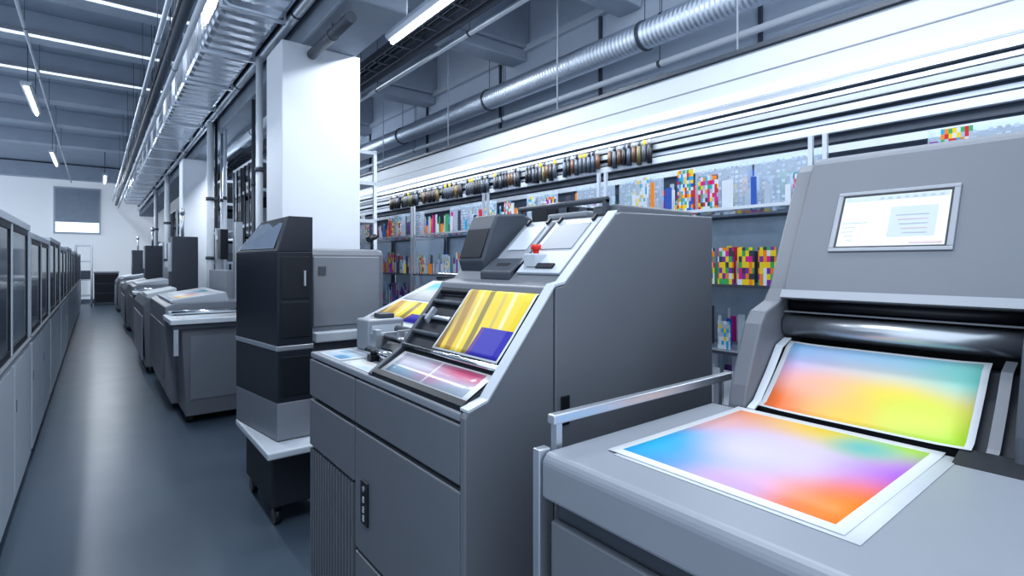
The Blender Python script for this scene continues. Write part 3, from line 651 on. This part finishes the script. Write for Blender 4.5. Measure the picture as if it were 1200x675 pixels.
def towerpress(y0):
    f = thing('sheet_press', (.9, y0+1, 0), 'dark grey sheet press with tall column head', 'printing press', 'sheet presses along the aisle')
    B().prism([(.58, .1), (.55, 1.0), (.62, 1.12), (1.5, 1.2), (1.5, .1)], y0, y0+2.3).obj('main_body', GREY, f, .01)
    B().box(1.02, 1.4, y0+1.1, y0+1.7, 1.15, 2.1).obj('column_head', GREYD, f, .01)
    B().box(1.0, 1.02, y0+1.2, y0+1.6, 1.5, 2.0).obj('head_window', OFFW, f)
    B().prism([(.60, 1.12), (.60, 1.18), (.98, 1.26), (.98, 1.16)], y0+.1, y0+1.05).obj('sloped_bed', WHITE, f)
    B().cyl((1.2, y0+1.4, 2.1), (1.2, y0+1.4, 2.5), .025).cyl((1.2, y0+1.4, 2.5), (1.2, y0+1.4, 2.6), .04).obj('signal_lamp', ALU, f)
    for a, c in ((.08, 1.1), (1.15, 2.2)): B().box(.54, .552, y0+a, y0+c, .2, .85).obj('access_door', GREY2, f)
    B().box(.65, 1.45, y0+.1, y0+2.2, 0, .1).obj('plinth', BLACK, f)
    return f
tpz = towerpress(9.5)
dup(tpz, (0, 6.2, 0)); dup(tpz, (0, 12.5, 0))

er = thing('equipment_rack', (2.0, 8, 0), 'tall pale steel rack loaded with light and dark equipment', 'equipment rack', 'equipment racks behind printers')
for x in (1.6, 2.3):
    for y in (7.4, 8.0, 8.6): B().box(x-.02, x+.02, y-.02, y+.02, 0, 3.0).obj('post', WHITE if y != 8.0 else GREYD, er)
for z in (.5, 1.1, 1.65, 2.15, 2.6, 2.97): B().box(1.58, 2.32, 7.38, 8.62, z-.02, z+.02).obj('shelf', OFFW, er)
for z in (.52, 1.12, 1.67, 2.17, 2.62):
    y = 7.43
    while y < 8.5:
        w_ = random.uniform(.08, .24); h = random.uniform(.12, .42 if z < 2.6 else .28); mm = random.choice([BLACK, GREYD, GREYD, GREY2, OFFW, GREY])
        if random.random() < .85:
            eu = B().box(1.60, 2.1, y, min(y+w_, 8.57), z, z+h).obj('equipment_unit', mm, er, .005)
            B().box(1.594, 1.60, y+.02, min(y+w_, 8.57)-.02, z+h*.5, z+h*.8).obj('unit_panel', OFFW if mm in (GREYD, BLACK) else GREYD, eu)
        y += w_+.02
for i in range(5):
    yy = 7.5+i*.24; B().cyl((1.57, yy, 1.2), (1.57, yy+.04, 2.95), .010, n=6).obj('cable', BLACK if i % 2 else GREYD, er)
dup(er, (0, 2.2, 0)); dup(er, (.1, 5.4, 0)); dup(er, (-.0, 8.2, 0)); dup(er, (.35, -1.35, 0))
for (x, y, r, m, l) in [(1.35, 6.0, .035, WHITE, 'white'), (1.54, 8.97, .025, OFFW, 'pale grey'), (1.38, 9.2, .05, WHITE, 'white'), (1.55, 9.3, .022, ALU, 'steel'), (1.38, 15.42, .06, WHITE, 'white'), (1.53, 7.1, .022, GREYD, 'dark'), (1.38, 18.5, .05, OFFW, 'pale grey'), (1.43, 5.85, .02, BLACK, 'black'), (1.44, 9.1, .018, BLACK, 'black')]:
    t = thing('service_pipe', (x, y, 0), l+' vertical service pipe rising from floor to beam', 'pipe', 'vertical service pipes')
    B().cyl((x, y, 0), (x, y, 3.66 if x > 1.49 else 3.80), r, n=16).obj('pipe_body', m, t)
    for z in (1.7, 2.6): B().cyl((x, y, z), (x, y, z+.05), r*1.35, n=16).obj('collar', GREYD, t)

def wash(x, y, lab, h=2.3):
    c = thing('white_cabinet_machine', (x, y, 0), lab, 'machine', 'distant white machines')
    B().box(x-.45, x+.45, y-.6, y+.6, .1, h).obj('body', OFFW, c, .02)
    B().box(x-.46, x-.45, y-.5, y+.5, 1.2, h-.2).obj('window_panel', DGLASS, c)
    B().box(x-.4, x+.4, y-.61, y-.6, .2, 1.0).obj('door', WHITE, c)
    B().box(x-.4, x+.4, y-.55, y+.55, 0, .1).obj('plinth', BLACK, c)
    B().cyl((x, y, h), (x, y, h+.5), .15).obj('exhaust', ALU, c)
wash(2.1, 20.6, 'white enclosed machine with dark window and exhaust'); wash(2.0, 26, 'white enclosed machine with dark window and exhaust', 2.0)
dc = thing('drawer_cabinet', (.0, 26.5, 0), 'low dark drawer cabinet at the end of the aisle', 'cabinet')
B().box(-.05, .72, 26.2, 26.8, 0, 1.25).obj('body', GREYD, dc, .02)
for i in range(3): B().box(-.02, .69, 26.18, 26.199, .12+i*.37, .45+i*.37).obj('drawer', BLACK, dc)
B().box(-.07, .74, 26.18, 26.82, 1.25, 1.3).obj('top', GREY2, dc)
tl = thing('trolley', (-.45, 26, 0), 'white tubular trolley rack parked in the aisle', 'trolley')
tb = B()
for x in (-.60, -.12):
    for y in (25.7, 26.3): tb.cyl((x, y, .1), (x, y, 2.3), .035, n=8)
for z in (.4, 1.0, 1.7, 2.3): tb.box(-.62, -.10, 25.68, 26.32, z-.025, z+.025)
tb.obj('frame', OFFW, tl)
castors(tl, (-.60, -.12), (25.7, 26.3))
B().box(-.58, -.14, 25.72, 26.28, 1.025, 1.35).obj('paper_stack', GREYD, tl)
t = thing('door_1', (2.6, 27.95, 0), 'pale door in far wall', 'door'); t['kind'] = 'structure'
B().box(2.1, 3.1, 27.93, 27.98, 0, 2.1).obj('leaf', OFFW, t)

# ------------------------------------------------------------ left enclosure cabinets
UL = 2.3
def cabinet(y0, gms, ht, lab):
    lc = thing('glazed_cabinet', (-.8, y0+UL/2, 0), lab, 'cabinet', 'glazed cabinets along the aisle')
    e = y0+UL-.09
    B().box(-1.3, -.43, y0+.01, e, .1, 1.03).obj('base_body', CABM, lc, .01)
    for i in range(2):
        a = y0+.02+i*(UL-.1)/2; c = a+(UL-.1)/2-.03
        dd = B().box(-.43, -.405, a, c, .13, 1.0).obj('door', CABM, lc, .006)
        B().box(-.404, -.400, a+.06, a+.068, .68, .76).obj('handle', GREY, dd)
    B().box(-1.3, -.40, y0+.005, e+.005, 1.03, 1.055).obj('worktop', GREYH, lc, .003)
    B().box(-1.25, -.48, y0+.03, e-.02, 0, .1).obj('plinth', BLACK, lc)
    n_ = 2; pw = .06; st = (e-y0-.02-pw)/n_
    for i in range(n_+1):
        a = y0+.01+i*st
        B().box(-.48, -.415, a, a+pw, 1.055, ht-.05).obj('post', CABF, lc, .004)
        if i < n_:
            c = a+st
            B().box(-.435, -.427, a+pw+.03, c-.03, 1.10, ht-.09).obj('glass_panel', gms[i], lc)
            f = B(); f.box(-.44, -.42, a+pw, a+pw+.03, 1.055, ht-.05).box(-.44, -.42, c-.03, c, 1.055, ht-.05).box(-.44, -.42, a+pw+.03, c-.03, 1.055, 1.10).box(-.44, -.42, a+pw+.03, c-.03, ht-.09, ht-.05)
            f.obj('window_frame', BLACK, lc)
    B().box(-1.3, -.41, y0+.01, e, ht-.05, ht).obj('top_frame', CABF, lc, .005)
    B().box(-1.28, -1.25, y0+.02, e-.01, 1.055, ht-.05).obj('back_panel', GREYH, lc)
    B().box(-1.27, -.49, y0+.012, y0+.03, 1.055, ht-.05).obj('end_panel', OFFW, lc)
    return lc
ca = cabinet(1.2, (DGLASS, DGLASS), 1.90, 'tall pale grey cabinet with dark framed glass above solid doors')
cb_ = cabinet(1.2+UL, (DGLASS, BGLASS), 1.95, 'taller pale grey cabinet with dark framed glass above doors')
for i in range(2, 10): dup(ca if i % 2 == 0 else cb_, (0, UL*(i if i % 2 == 0 else i-1), 0))

# ------------------------------------------------------------ world and camera
W = bpy.data.worlds.new('world'); S.world = W; W.use_nodes = True
bg = W.node_tree.nodes['Background']; bg.inputs[0].default_value = (.76, .87, 1, 1); bg.inputs[1].default_value = 1.18
cam = bpy.data.cameras.new('camera'); co = bpy.data.objects.new('camera', cam); S.collection.objects.link(co)
co.location = (0, 0, 1.65); co.rotation_euler = (math.radians(90), 0, -math.radians(38.2))
cam.sensor_width = 36; cam.lens = 18.6; cam.shift_y = -.0246; cam.clip_start = .05
S.camera = co
